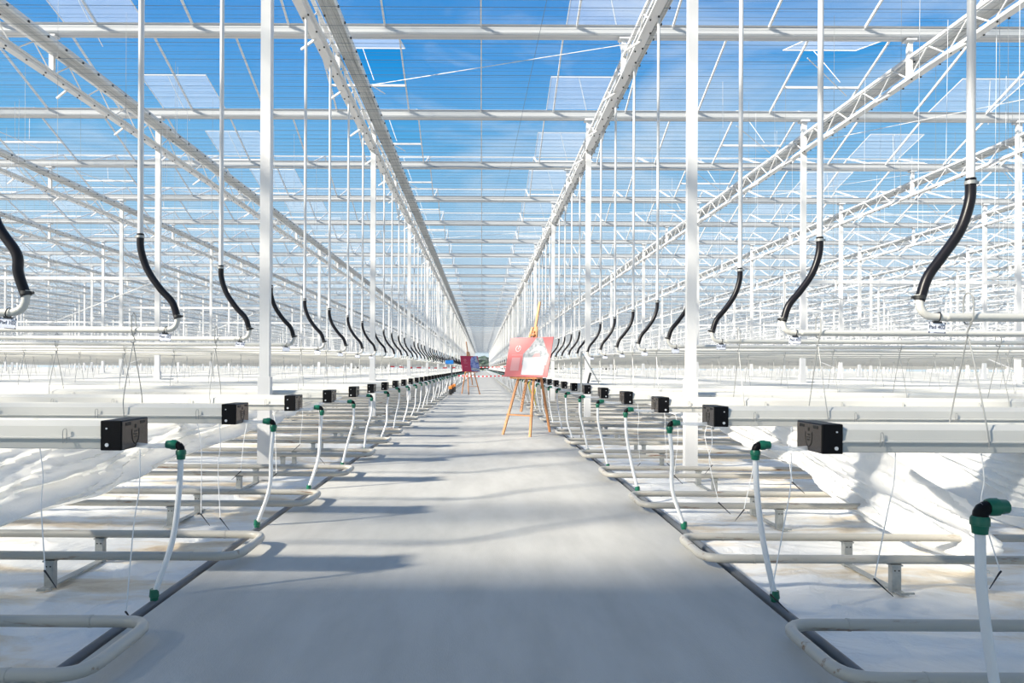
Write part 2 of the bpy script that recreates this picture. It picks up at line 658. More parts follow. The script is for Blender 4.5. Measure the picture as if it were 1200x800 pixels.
ca, cb = col_geo()
cma, cmb = ca.mesh('shaft', 'white_paint'), cb.mesh('base_sleeve', 'white_paint')
rest = MB()
for idx, (x, y, k) in enumerate(cols):
    if idx < 300:
        bay = int(abs(x) // 5)
        if k < 8 and bay < 8:
            lab = 'white steel column on the %s of the path, %s along, %s out from path' % (SIDE[1 if x > 0 else -1], ORD[k] if k else 'first',
                                                                          ORD[bay] if bay else 'first')
        else:
            lab = 'distant white steel column among the far rows'
        t = thing('column', lab, 'column', (x, y, 0), 0, 'white steel columns of the glasshouse')
        put('shaft', cma, t)
        put('base_sleeve', cmb, t)
    else:
        for g in (ca, cb):
            rest.add([(p[0] + x, p[1] + y, p[2]) for p in g.v], g.f)
o = rest.build('column_field', 'white_paint')
tag(o, 'mass of distant white columns standing among the far rows', 'columns', kind='stuff')

# ------------------------------------------------------------------ lattice girders, one per bay
ZL, ZU = CAMH + 5.08, CAMH + 5.47


def girder_parts():
    up, lo, dots = MB(), MB(), MB()
    up.box((0, 4, ZU), (0.05, 7.92, 0.05))
    lo.prof_x([], 0, 0) if False else None
    lo.box((0, 4, ZL), (0.085, 7.92, 0.085))
    lo.box((-0.065, 4, ZL - 0.025), (0.045, 7.92, 0.03))
    lo.box((0.07, 4, ZL + 0.03), (0.035, 7.92, 0.03))
    for j in range(16):
        y = 0.25 + j * .5
        dots.box((0.045, y, ZL - 0.052), (0.022, 0.022, 0.018))
        if j % 2:
            dots.box((-0.05, y + .1, ZL - 0.052), (0.02, 0.02, 0.016))
    braces = []
    for j in range(8):
        y = j * 1.0
        braces.append(((0, y + .04, ZL + .04), (0, y + .5, ZU - .02)))
        braces.append(((0, y + .5, ZU - .02), (0, y + .96, ZL + .04)))
    stub = MB().box((0, 4, (ZL + ZG) / 2 - .005), (0.08, 0.07, ZG - ZL - .01))
    stub.box((0, 4, ZG - .025), (0.18, 0.16, 0.03))
    return up, lo, dots, braces, stub


gu, gl_, gd, gb, gs = girder_parts()
gmu, gml, gmd, gms = gu.mesh('upper_chord', 'white_paint'), gl_.mesh('lower_chord', 'white_paint'), gd.mesh('bolt_row', 'hook_black'), gs.mesh('stub_post', 'white_paint')
bm1 = [MB().bar(p, q, 0.025, 5).mesh('brace', 'white_paint') for p, q in gb[:2]]
lat = MB()
for p, q in gb:
    lat.bar(p, q, 0.025, 3)
latm = lat.mesh('lattice', 'white_paint')
armm = MB().bar((-.03, 0.5, ZL - .04), (-.27, 0.58, ZL - .17), 0.03, 4).mesh('side_arm', 'white_paint')
gird = []
for k in range(-2, 30):
    for x in LINES:
        y = COL0 + BAY * k
        if k < 0:
            if not (-40 < x < 10):
                continue
        elif not inview(x, y + 4, 8):
            continue
        gird.append((x, y, k))
gird.sort(key=lambda c: (c[2] < 0, c[1] + abs(c[0]) * 0.2))
rest, restd = MB(), MB()
for idx, (x, y, k) in enumerate(gird):
    if idx < 300 and k >= 0:
        bay = int(abs(x) // 5)
        if k < 8 and bay < 8:
            lab = 'white lattice girder under roof, %s of path, %s line out, %s span along' % (SIDE[1 if x > 0 else -1], ORD[bay] if bay else 'first', ORD[k] if k else 'first')
        else:
            lab = 'distant white lattice girder under the far roof'
        t = thing('lattice_girder', lab, 'girder', (x, y, 0), 0, 'white lattice girders carrying the roof gutters')
        put('upper_chord', gmu, t)
        put('lower_chord', gml, t)
        put('stub_post', gms, t)
        tag(put('bolt_row', gmd, t), kind='stuff')
        if idx < 60:
            for j in range(4):
                put('side_arm', armm, t, (0, j * 2.0, 0))
        if idx < 36:
            for j in range(8):
                put('brace', bm1[0], t, (0, j, 0))
                put('brace', bm1[1], t, (0, j, 0))
        else:
            put('lattice', latm, t)
    else:
        for g in (gu, gl_, gs, lat):
            rest.add([(p[0] + x, p[1] + y, p[2]) for p in g.v], g.f)
o = rest.build('girder_field', 'white_paint')
tag(o, 'mass of distant white lattice girders under the far roof', 'girders', kind='stuff')

# ------------------------------------------------------------------ folded screens parked beside the girders
ZP = CAMH + 5.45
prof = []
nf = 14
for j in range(nf + 1):
    prof.append((0.065 + 0.28 * j / nf, -0.035 if j % 2 else 0.0))
top = [(0.345, 0.06), (0.065, 0.06)]


def pack_geo(y0, y1):
    m = MB()
    pr = prof + top
    n = len(pr)
    vs = [(x, y0, ZP + z) for x, z in pr] + [(x, y1, ZP + z) for x, z in pr]
    fs = [(i, (i + 1) % n, n + (i + 1) % n, n + i) for i in range(n)]
    fs += [tuple(reversed(range(n))), tuple(range(n, 2 * n))]
    return m.add(vs, fs)


pm = pack_geo(-8, 247).mesh('screen_pack', 'pack_grey')
hk = MB()
y = -2.0
while y < 120:
    hk.box((0.355, y, ZP + 0.0), (0.022, 0.03, 0.03))
    if int(y * 2) % 3 == 0:
        hk.box((0.10, y + .2, ZP - 0.04), (0.025, 0.03, 0.02))
    y += 0.5
hkm = hk.mesh('glide_hooks', 'hook_black')
for x in LINES:
    bay = int(abs(x) // 5)
    lab = 'folded grey shade screen along the %s girder line %s of the path' % (ORD[bay] if bay < 8 and bay else ('first' if bay == 0 else 'outer'), SIDE[1 if x > 0 else -1])
    t = thing('folded_screen', lab, 'shade screen', (x, 0, 0), 0, 'folded shade screens')
    put('screen_pack', pm, t)
    if bay < 6:
        tag(put('glide_hooks', hkm, t), kind='stuff')

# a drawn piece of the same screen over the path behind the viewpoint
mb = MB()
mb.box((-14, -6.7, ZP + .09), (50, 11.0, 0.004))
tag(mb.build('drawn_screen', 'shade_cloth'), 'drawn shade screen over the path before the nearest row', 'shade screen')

# screen wires across the house
mb = MB()
y = -2.0
k = 0
while y < 247:
    xm = min(XMAX, 0.86 * max(y, 0) + 9)
    st = 0.15 if y < 90 else 0.40
    mb.bar((-xm, y, ZP - 0.05 + 0.02 * (k % 2)), (xm, y, ZP - 0.05 + 0.02 * (k % 2)), 0.0045 if k % 4 else 0.0095, 3)
    y += st * (0.8 + 0.4 * random.random())
    k += 1
tag(mb.build('screen_wires', 'wire_dark'), 'thin dark screen wires stretched across under the glass roof', 'wires', kind='stuff')

# hanging crop strings
mb = MB()
random.seed(11)
for n in range(-1, 60):
    y = ROW0 + 1.6 * n
    for ln in range(1, 12):
        for s in (-1, 1):
            for rep in range(2):
                x = s * (ln * 2.5 + random.uniform(-1.0, 1.0) + 2.2)
                yy = y + random.uniform(-.5, .5)
                if yy < 5 or not inview(x, yy, 2) or random.random() < .42:
                    continue
                zt = ZL - random.uniform(0.0, 0.1)
                zb = zt - random.choice((0.8, 1.2, 1.6, 2.2, 3.4))
                mb.bar((x, yy, zt), (x + random.uniform(-.02, .02), yy, zb), 0.007, 3)
tag(mb.build('crop_strings', 'white_hose'), 'thin white strings hanging from the roof girders', 'strings', kind='stuff')

# roof wind-brace cables
random.seed(5)


def cable(p, q, lab, r=0.014, m='white_paint', g='wind brace cables under the roof'):
    mb = MB()
    mb.bar(p, q, r, 5)
    tag(mb.build('brace_cable', m), lab, 'cable', g)


cable((2.5, 11.7, ZU), (-2.5, 13.6, ZU), 'white brace cable crossing above the path between nearest girders')
cable((2.5, 27.7, ZU), (-2.5, 29.6, ZU), 'white brace cable crossing above the path farther along')
cable((7.5, 15.0, ZL - .1), (12.5, 12.6, ZU), 'white brace cable between second and third girder lines on right, nearer one')
cable((7.5, 20.5, ZL - .1), (12.5, 19.0, ZU), 'white brace cable between second and third girder lines on right, farther one')
cable((-7.5, 20.5, ZL - .1), (-12.5, 19.0, ZU), 'white brace cable between second and third girder lines on left, nearer one')
cable((-7.5, 26.5, ZL - .1), (-12.5, 25.0, ZU), 'white brace cable between second and third girder lines on left, farther one')
cable((1.05, 8.2, ZU + .1), (0.72, 23.5, ZU + .1), 'thin black cable running along the roof above the path', 0.008, 'wire_dark', None)
mb = MB()
pts = [(-3 + 0.5 * i, 20.02, ZG + 0.19 + 0.015 * math.sin(i * 1.7)) for i in range(-14, 26)]
pts = [(p[0], 20.03, ZG - 0.0 + 0.02 * math.sin(i * 1.1)) for i, p in enumerate(pts)]
mb.tube(pts, 0.013, 6)
tag(mb.build('power_cable', 'wire_dark'), 'dark cable strung along the third roof gutter', 'cable')

# horizontal bracing beams between outer columns
for k in (1, 2, 3, 5):
    y = COL0 + BAY * k
    for s in (-1, 1):
        for b in range(1, 5):
            x0 = 7.5 + 5 * (b - 1)
            if not inview(s * x0, y, 0):
                continue
            if k in (2, 5) and b % 2 == 0:
                continue
            mb = MB()
            mb.box((s * (x0 + 2.5), y, 3.36), (4.88, 0.06, 0.07))
            lab = 'white cross beam between columns, %s side, %s bay out, %s column line' % (SIDE[s], ORD[b], ORD[k])
            o = mb.build('cross_beam', 'white_paint')
            tag(o, lab, 'beam', 'white cross beams between the outer columns')
            if k in (1, 2) and b == 1:
                mb = MB()
                mb.bar((s * 7.55, y, 3.3), (s * 12.4, y + .02, 1.35), 0.03, 5)
                tag(mb.build('diagonal_brace', 'white_paint'), 'white diagonal brace below cross beam, %s side, %s column line' % (SIDE[s], ORD[k]), 'brace')

# ------------------------------------------------------------------ growing gutters with end boxes
GUT = [(-0.10, 0.92), (0.10, 0.92), (0.115, 0.925), (0.125, 0.972), (0.137, 0.974), (0.137, 0.980), (0.128, 0.984), (0.12, 1.035), (0.085, 1.06),
       (0.06, 1.06), (0.05, 1.03), (-0.05, 1.03), (-0.06, 1.06), (-0.085, 1.06), (-0.12, 1.035), (-0.128, 0.984), (-0.137, 0.980), (-0.137, 0.974),
       (-0.125, 0.972), (-0.115, 0.925)]
GUT = [(y, z - 0.022) for y, z in GUT]
GX0 = 1.83


def gutter_meshes(s):
    ch = MB().prof_x(GUT, s * GX0, s * 100)
    if s < 0:
        ch.f = [tuple(reversed(q)) for q in ch.f]
    box = MB().bbox((s * 1.787, 0, 0.968), (0.105, 0.275, 0.148), 0.004)
    face = MB().bbox((s * 1.7340, 0, 0.968), (0.003, 0.262, 0.136), 0.001)
    xf = s * 1.7320
    slot = MB().bbox((xf, 0, 0), (0.004, 0.05, 0.016), 0.0015)
    # engraved shield outline on the path-facing side
    sh = [(-0.035, 0.03), (-0.036, 0.0), (-0.026, -0.03), (0.0, -0.046), (0.026, -0.03), (0.036, 0.0), (0.035, 0.03)]
    em = MB()
    em.tube([(xf, y, 0.985 + z) for y, z in smooth_path([(a, b, 0) for a, b in sh], 3) for y, z in [(y, z)]] if False else
            [(xf, p[0], 0.962 + p[1]) for p in smooth_path([(a, b, 0) for a, b in sh], 3)], 0.0022, 5)
    for zz, ww in ((0.980, 0.024), (0.965, 0.034), (0.952, 0.028)):
        em.box((xf, 0, zz), (0.003, ww, 0.005))
    em.box((xf, 0, 1.006), (0.003, 0.012, 0.018))
    for zz, ww in ((0.908, 0.05),):
        em.box((xf, 0.02, zz), (0.003, ww, 0.004))
    scr = []
    for (dx, zz, rr) in ((0.02, 1.003, 0.0045), (0.018, 0.922, 0.0095)):
        m = MB()
        m.tube([(s * (1.787 + dx), -0.1375, zz), (s * (1.787 + dx), -0.1415, zz)], rr, 10)
        scr.append(m.mesh('screw', 'screw', True))
    clip = MB()
    clip.tube(smooth_path([(0, -0.142, 0.93), (0, -0.146, 0.985), (0.004, -0.14, 1.0), (0.016, -0.14, 0.995), (0.018, -0.145, 0.93)], 3), 0.002, 5)
    far = MB()
    far.add(ch.v, ch.f)
    far.mi = 1
    far.add(box.v, box.f)
    return dict(ch=ch.mesh('channel', 'cream_metal'), box=box.mesh('end_box', 'black_gloss'), slot=slot.mesh('slot', 'black_engraved'), face=face.mesh('face_plate', 'box_face'),
                em=em.mesh('shield_emblem', 'black_engraved'), scr=scr, clip=clip.mesh('clip', 'steel', True),
                far=far.mesh('growing_gutter', ['cream_metal', 'black_gloss']), xf=xf)


for s in (-1, 1):
    G = gutter_meshes(s)
    for n in range(-1 if s > 0 else 0, NROW):
        y = ROW0 + PITCH * n
        if n < 0:
            lab = 'cream growing gutter at the near right edge of the view, nearest of all'
        elif n < 20:
            lab = 'cream growing gutter with black end box, %s of path, %s row' % (SIDE[s], ORD[n] if n else 'first')
        else:
            lab = 'distant cream growing gutter with black end box on the %s' % SIDE[s]
        grp = 'growing gutters on the %s of the path' % SIDE[s]
        if n < 26:
            t = thing('growing_gutter', lab, 'gutter', (0, y, 0), 0, grp)
            put('channel', G['ch'], t)
            b = put('end_box', G['box'], t)
            b['label'] = 'black end box with shield emblem'
            if n < 12:
                put('face_plate', G['face'], b)
            if n < 8:
                for yy in (-0.075, 0.075):
                    put('slot', G['slot'], b, (0, yy, 1.022))
                put('shield_emblem', G['em'], b)
            if n < 12:
                for m in G['scr']:
                    put('screw', m, b)
            if 0 <= n < 6:
                for j in range(5):
                    put('clip', G['clip'], t, (s * (2.02 + 0.68 * j + 0.05 * ((j * 7 + n * 3) % 3)), 0, 0))
        else:
            o = put('growing_gutter', G['far'], None, (0, y, 0))
            tag(o, lab, 'gutter', grp)

# ------------------------------------------------------------------ pipe rails on the floor
RC, RZ, RHALF = 2.79, 0.19, 0.27
SUPX = [2.5, 4.6, 6.7, 8.8]


def rail_mesh(s, n=12, name='rail_pipe'):
    m = MB()
    a, b = -RHALF, RHALF
    xe = s * 1.385 - 0.01
    pts = [(s * 100, a, RZ), (s * 4, a, RZ)] + arc_corner((s * 4, a, RZ), (xe, a, RZ), (xe, 0, RZ), 0.13) + \
        arc_corner((xe, 0, RZ), (xe, b, RZ), (s * 4, b, RZ), 0.13) + [(s * 4, b, RZ), (s * 100, b, RZ)]
    m.tube(pts, 0.0262, n)
    return m.mesh(name, 'rail_paint', True)


def collar_mesh(s):
    m = MB()
    m.tube([(s * 1.66, 0, RZ), (s * 1.672, 0, RZ)], 0.028, 12)
    return m.mesh('weld_collar', 'rail_paint', True)


def support_mesh():
    m = MB()
    h = RZ - 0.03
    m.box((0, 0, h / 2), (0.05, 0.004, h))
    m.box((0.025, 0.02, h / 2), (0.004, 0.04, h))
    m.box((-0.025, 0.02, h / 2), (0.004, 0.04, h))
    m.box((0, 0.02, h), (0.07, 0.05, 0.008))
    return m.mesh('rail_support', 'galvanised')


def strip_mesh():
    m = MB()
    m.box((0, 0, 0.012), (0.05, 0.74, 0.006))
    m.box((0, 0, 0.0), (0.09, 0.06, 0.03)) if False else None
    m.box((0.02, -0.36, 0.018), (0.08, 0.012, 0.01))
    return m.mesh('base_strip', 'galvanised')


supm, stripm = support_mesh(), strip_mesh()
holem = MB().box((0, 0, 0), (0.008, 0.003, 0.008)).mesh('bolt_hole', 'hook_black')
for s in (-1, 1):
    rmesh, rfar, cm = rail_mesh(s), rail_mesh(s, 6, 'pipe_rail'), collar_mesh(s)
    for n in range(0, NROW):
        y = RC + PITCH * n
        lab = ('grey pipe rail loop on the floor, %s of path, %s from the camera' % (SIDE[s], ORD[n])) if n < 20 else \
            'distant grey pipe rail loop on the floor at %s' % SIDE[s]
        grp = 'pipe rail loops on the %s of the path' % SIDE[s]
        if n < 22:
            t = thing('pipe_rail', lab, 'pipe rail', (0, y, 0), 0, grp)
            put('rail_pipe', rmesh, t)
            if n < 8:
                for e in (-1, 1):
                    put('weld_collar', cm, t, (0, e * RHALF, 0))
            if n > 0:
                for x in SUPX[:4 if n > 2 else 2]:
                    for e in (-1, 1):
                        u = put('rail_support', supm, t, (s * x, e * RHALF - 0.02, 0))
                        if n < 4:
                            for q in (-.012, .012):
                                put('bolt_hole', holem, u, (q, -0.003, 0.13))
                    put('base_strip', stripm, t, (s * x, 0, 0))
        else:
            o = put('pipe_rail', rfar, None, (0, y, 0))
            tag(o, lab, 'pipe rail', grp)

# ------------------------------------------------------------------ grow pipes: riser, rubber hose, elbow, horizontal pipe
PZ, PX = 1.585, 2.55
EX = 2.30


def grow_meshes(s, EX):
    PX = 2.50 if s < 0 else 2.56
    riser = MB().tube([(s * PX, 0, 2.25), (s * PX, 0, ZL - .055)], 0.0205, 12)
    hose = MB()
    hp = smooth_path([(s * PX, 0, 2.30), (s * (PX - .005), 0, 2.18), (s * (PX - .055), 0, 2.03), (s * (PX - .15), 0, 1.89), (s * (EX + .04), 0, 1.79), (s * EX, 0, 1.67)], 6)
    hose.tube(hp, 0.0255, 12)
    cl1 = MB().tube([(s * PX, 0, 2.268), (s * PX, 0, 2.286)], 0.0285, 12).box((s * (PX + .03), 0, 2.277), (0.02, 0.014, 0.014))
    cl2 = MB().tube([(s * EX, 0, 1.678), (s * EX, 0, 1.696)], 0.0285, 12).box((s * (EX - .03), 0, 1.687), (0.02, 0.014, 0.014))
    el = MB()
    el.tube([(s * EX, 0, 1.70)] + arc_corner((s * EX, 0, 1.72), (s * EX, 0, PZ), (s * (EX + .2), 0, PZ), 0.085) + [(s * (EX + .16), 0, PZ)], 0.020, 12)
    hor = MB()
    hor.tube([(s * (EX + .13), 0, PZ), (s * (EX + .14), 0, PZ), (s * (EX + .145), 0, PZ), (s * 40, 0, PZ), (s * 100, 0, PZ)], [0.020, 0.024, 0.0225, 0.0225, 0.0225], 12)
    far = MB()
    far.tube([(s * PX, 0, 2.25), (s * PX, 0, ZL - .055)], 0.0205, 6)
    far.tube([(s * EX, 0, 1.70), (s * EX, 0, 1.63), (s * (EX + .06), 0, PZ), (s * 100, 0, PZ)], 0.0215, 6)
    far.mi = 1
    far.tube(hp[::3] + [hp[-1]], 0.0255, 6)
    return dict(riser=riser.mesh('riser', 'white_paint', True), hose=hose.mesh('rubber_hose', 'rubber', True), cl1=cl1.mesh('hose_clamp', 'steel', True),
                cl2=cl2.mesh('hose_clamp', 'hook_black', True), el=el.mesh('elbow', 'cream_metal', True), hor=hor.mesh('horizontal_pipe', 'cream_metal', True),
                far=far.mesh('grow_pipe', ['cream_metal', 'rubber'], True))


for s in (-1, 1):
    PV = [grow_meshes(s, 2.30), grow_meshes(s, 2.22 if s < 0 else 2.29)]
    for n in range(0, NROW):
        P = PV[min(n, 1)]
        y = ROW0 + PITCH * n
        lab = ('white heating pipe with black hose bend, %s of path, %s row' % (SIDE[s], ORD[n] if n else 'first')) if n < 20 else \
            'distant white heating pipe with black hose on the %s' % SIDE[s]
        grp = 'heating pipes with black hoses on the %s' % SIDE[s]
        if n < 26:
            t = thing('grow_pipe', lab, 'pipe', (0, y, 0), 0, grp)
            put('riser', P['riser'], t)
            put('rubber_hose', P['hose'], t)
            put('elbow', P['el'], t)
            put('horizontal_pipe', P['hor'], t)
            if n < 12:
                put('hose_clamp', P['cl1'], t)
                put('hose_clamp', P['cl2'], t)
        else:
            tag(put('grow_pipe', P['far'], None, (0, y, 0)), lab, 'pipe', grp)

# name tags


def text_mesh(body, size):
    c = bpy.data.curves.new('lettering', 'FONT')
    c.body = body
    c.size = size
    c.align_x = 'CENTER'
    c.align_y = 'CENTER'
    c.extrude = 0.0004
    o = bpy.data.objects.new('tmp', c)
    col.objects.link(o)
    bpy.context.view_layer.update()
    me = bpy.data.meshes.new_from_object(o.evaluated_get(bpy.context.evaluated_depsgraph_get()))
    bpy.data.objects.remove(o)
    me.materials.clear()
    me.materials.append(MATS['ink'])
    return me


plate = MB().bbox((0, 0, -0.028), (0.088, 0.004, 0.056), 0.0015).mesh('plate', 'tag_white')
crn = MB()
for a in (-1, 1):
    for b in (0, 1):
        crn.box((a * 0.041, -0.0025, -0.004 - b * 0.048), (0.006, 0.002, 0.008))
crn.box((0.01, -0.0025, -0.053), (0.05, 0.002, 0.003))
crnm = crn.mesh('corner_marks', 'ink')
tie = MB()
tie.tube(smooth_path([(0, -0.012, 0.0), (0, -0.027, 0.02), (0.004, -0.02, 0.045), (0.006, 0.0, 0.05), (0.004, 0.024, 0.03), (0, 0.012, 0.002)], 4), 0.0028, 6)
tie.box((0, 0, 0.001), (0.045, 0.012, 0.010))
tiem = tie.mesh('cable_tie', 'black_plastic', True)
for s in (-1, 1):
    for n in range(0, 8):
        y = ROW0 + PITCH * n
        num = (102 if s < 0 else 402) + n
        t = thing('name_tag', ('white tag reading Pad %d on the %s pipe %s of the path' % (num, ORD[n] if n else 'first', SIDE[s])) if n < 3 else
                  'small white tag under the pipe elbow, %s side, %s row' % (SIDE[s], ORD[n]), 'tag', (s * ((2.30 if n == 0 else 2.22 if s < 0 else 2.29) + .09), y, PZ - 0.027), 0, 'tags on the heating pipes')
        t.rotation_euler = (0, R(5 if s < 0 else 2), 0)
        put('plate', plate, t)
        put('cable_tie', tiem, t)
        put('corner_marks', crnm, t)
        if n < 3:
            x = put('lettering', text_mesh('Pad %d' % num, 0.026), t, (0, -0.003, -0.025))
            x.rotation_euler = (R(90), 0, 0)

# ------------------------------------------------------------------ wire hangers under the heating pipes


def hanger_parts():
    hook, w1, w2, up = MB(), MB(), MB(), MB()
    hook.tube(smooth_path([(0.004, -0.032, PZ + .10), (0.004, -0.034, PZ), (0.002, -0.01, PZ - .032), (0.0, 0.03, PZ - .02), (0.0, 0.032, PZ + .10), (0.002, 0.0, PZ + .125), (0.004, -0.032, PZ + .10)], 4), 0.0042, 6)
    hook.tube(smooth_path([(0, -.03, PZ - .03), (0.006, 0, PZ - .055), (0.004, 0.015, PZ - .085), (-.004, 0.0, PZ - .10), (-.014, -.01, PZ - .085)], 4), 0.004, 6)
    w1.tube(smooth_path([(0, 0, PZ - .09), (0.0, -0.02, PZ - .15), (-0.004, -0.125, 1.10), (0.006, -0.143, 0.97), (0.006, -0.143, 0.93)], 4), 0.0036, 6)
    w2.tube(smooth_path([(0, 0, PZ - .09), (0.0, 0.02, PZ - .15), (0.004, 0.125, 1.10), (-0.004, 0.143, 0.97), (-0.004, 0.143, 0.93)], 4), 0.0036, 6)
    up.bar((0, 0, PZ + .12), (0.0, 0, ZL), 0.003, 4)
    return hook, w1, w2, up


hh, h1, h2, hu = hanger_parts()
hm = [hh.mesh('hook', 'steel', True), h1.mesh('hanger_wire', 'steel', True), h2.mesh('hanger_wire', 'steel', True), hu.mesh('suspension_wire', 'steel')]
allh = MB()
simple = MB()
simple.bar((0, 0, PZ + .1), (0, -0.143, .95), 0.006, 3)
simple.bar((0, 0, PZ + .1), (0, 0.143, .95), 0.006, 3)
for s in (-1, 1):
    for n in range(0, 34):
        y = ROW0 + PITCH * n
        for b in range(0, 8):
            x = s * (PX + .03 + 2.5 * b) if b else s * (PX - .0)
            if b and not inview(x, y, 0.5):
                continue
            if n < 14 and b < 5:
                lab = 'steel wire hanger hooked on heating pipe, %s side, %s row, %s out' % (SIDE[s], ORD[n], ORD[b] if b else 'first')
                t = thing('gutter_hanger', lab, 'hanger', (x, y, 0), 0, 'wire hangers between heating pipes and gutters')
                for nm, me in zip(('hook', 'hanger_wire', 'hanger_wire', 'suspension_wire'), hm):
                    if nm == 'suspension_wire' and b == 0:
                        continue
                    put(nm, me, t)
            else:
                allh.add([(p[0] + x, p[1] + y, p[2]) for p in simple.v], simple.f)
tag(allh.build('gutter_hanger_field', 'steel'), 'distant wire hangers between heating pipes and gutters', 'hangers', kind='stuff')

# ------------------------------------------------------------------ drain hoses


def drain_parts(s, var):
    rnd = random.Random(var * 13 + 5)
    j = lambda a: rnd.uniform(-a, a)
    ex, ey, ez = s * (1.485 + j(.02)) - .03, j(.03), 0.912 + j(.012)
    conn = MB().tube(smooth_path([(s * 1.737, 0.02, 0.905), (s * 1.64, 0.01, 0.902), (ex, ey, ez)], 4), 0.0125, 8)
    elbow = MB()
    elbow.tube([(ex + s * .035, ey, ez)] + arc_corner((ex + s * .05, ey, ez), (ex, ey, ez), (ex, ey, ez - .06), 0.03, 4) + [(ex, ey, ez - .04)], 0.020, 10)

    def nut(p, q):
        m = MB()
        p, q = Vector(p), Vector(q)
        m.tube([p, p.lerp(q, .15), p.lerp(q, .5), p.lerp(q, .52), q], [0.022, 0.026, 0.026, 0.023, 0.020], 10)
        return m
    n1 = nut((ex + s * .02, ey, ez), (ex + s * .075, ey, ez + .002))
    n2 = nut((ex, ey, ez - .025), (ex, ey, ez - .075))
    fx, fy = s * 1.605 - .03, 0.03 + j(.04)
    bow = j(.025)
    hose = MB().tube(smooth_path([(ex, ey, ez - .07), (ex + s * (.012 - bow * .3), ey + .005, ez - .25), (ex + s * (.05 + bow), ey + .015, ez - .5), (fx, fy, 0.135)], 6), 0.0145, 10)
    foot = MB().tube([(fx, fy, 0.108), (fx, fy, 0.115), (fx, fy, 0.125), (fx, fy, 0.127), (fx, fy, 0.165)], [0.02, 0.02, 0.02, 0.025, 0.021], 10)
    return dict(connector=(conn, 'clear_tube'), elbow=(elbow, 'black_gloss'), union_nut=(n1, 'green_plastic'), union_nut2=(n2, 'green_plastic'),
                hose=(hose, 'white_hose'), foot_fitting=(foot, 'green_plastic'))


for s in (-1, 1):
    variants = []
    for v in range(7):
        pr = drain_parts(s, v + (0 if s < 0 else 31))
        near = [(nm.rstrip('2'), m.mesh(nm.rstrip('2'), mt, True)) for nm, (m, mt) in pr.items()]
        fm = MB()
        mats = ['clear_tube', 'black_gloss', 'green_plastic', 'white_hose']
        for nm, (m, mt) in pr.items():
            fm.mi = mats.index(mt)
            fm.add(m.v, m.f)
        variants.append((near, fm.mesh('drain_hose', mats, True)))
    for n in range(-1 if s > 0 else 0, NROW):
        y = ROW0 + PITCH * n
        near, fm = variants[(n + 1) % 7]
        lab = ('white drain hose with green fittings cut by the right frame edge' if n < 0 else
               'white drain hose with green fittings, %s of path, %s row' % (SIDE[s], ORD[n] if n else 'first') if n < 20 else
               'distant white drain hose with green fittings on the %s' % SIDE[s])
        grp = 'drain hoses on the %s of the path' % SIDE[s]
        if n < 18:
            t = thing('drain_hose', lab, 'hose', (0, y, 0), 0, grp)
            for nm, me in near:
                put(nm, me, t)
        else:
            tag(put('drain_hose', fm, None, (0, y, 0)), lab, 'hose', grp)

# ------------------------------------------------------------------ dripper lines with black stakes


def dripper(s, n, x, z1, sway, lab, dy=-0.12, lean=0.05, stake_dir=1):
    y = ROW0 + PITCH * n
    t = thing('dripper_line', lab, 'dripper', (s * x, y + dy, 0), 0, 'thin dripper lines below the gutters')
    a = Vector((0, 0, 0.897))
    b = Vector((sway, -0.02, (0.93 + z1) / 2))
    c = Vector((lean, -0.05, z1))
    m = MB().tube(smooth_path([a, (a + b) / 2 + Vector((0.012, 0, 0)), b, c], 5), 0.0028, 6)
    m.build('thin_tube', 'white_hose', t, True)
    q = c + Vector((0.075 * stake_dir, -0.03, -0.075))
    m = MB().tube([c + Vector((-.004 * stake_dir, 0, .004)), c.lerp(q, .1), q], [0.0052, 0.0045, 0.0018], 6)
    m.build('stake', 'black_plastic', t, True)


D = [(-1, 0, 2.16, 0.30, 0.02, 0.06, 1), (-1, 0, 1.66, 0.10, -0.02, -0.04, 1), (-1, 1, 2.02, 0.25, 0.04, 0.05, 1), (-1, 1, 1.86, 0.22, 0.0, 0.03, 1),
     (-1, 2, 1.95, 0.3, 0.03, 0.05, -1), (-1, 2, 2.2, 0.32, -0.02, -0.04, -1), (-1, 3, 1.9, 0.25, 0.02, 0.03, 1), (-1, 3, 2.1, 0.4, 0.02, 0.0, -1),
     (1, 0, 2.12, 0.28, -0.05, -0.13, 1), (1, 0, 2.55, 0.32, -0.01, 0.06, -1), (1, 0, 1.60, 0.20, -0.04, -0.12, 1), (1, 1, 1.72, 0.35, -0.02, 0.04, 1),
     (1, 1, 2.3, 0.5, -0.03, -0.01, 1), (1, 1, 2.0, 0.3, 0.02, -0.06, -1), (1, 2, 1.9, 0.3, 0.02, -0.02, 1), (1, 2, 2.2, 0.4, -0.02, 0.04, -1), (1, 3, 1.9, 0.2, 0.0, 0.02, -1),
     (1, 3, 2.2, 0.2, 0.02, 0.04, 1)]
cnt = {}
for (s, n, x, z1, sw, ln, sd) in D:
    k = cnt.get((s, n), 0)
    cnt[(s, n)] = k + 1
    sib = [d[2] for d in D if d[0] == s and d[1] == n]
    rank = sorted(sib).index(x)
    lab = 'thin white dripper tube with black stake, %s of path, %s row, %s from the path' % (SIDE[s], ORD[n] if n else 'first', ('closest', 'second', 'third')[rank])
    dripper(s, n, x, z1, sw, lab, -0.12 if n else -0.1, ln, sd)

# ------------------------------------------------------------------ white plastic sheets below the gutters


def lerp_tab(tab, x):
    if x <= tab[0][0]:
        return tab[0][1]
    for (a, va), (b, vb) in zip(tab, tab[1:]):
        if x <= b:
            return va + (vb - va) * (x - a) / (b - a)
    return tab[-1][1]


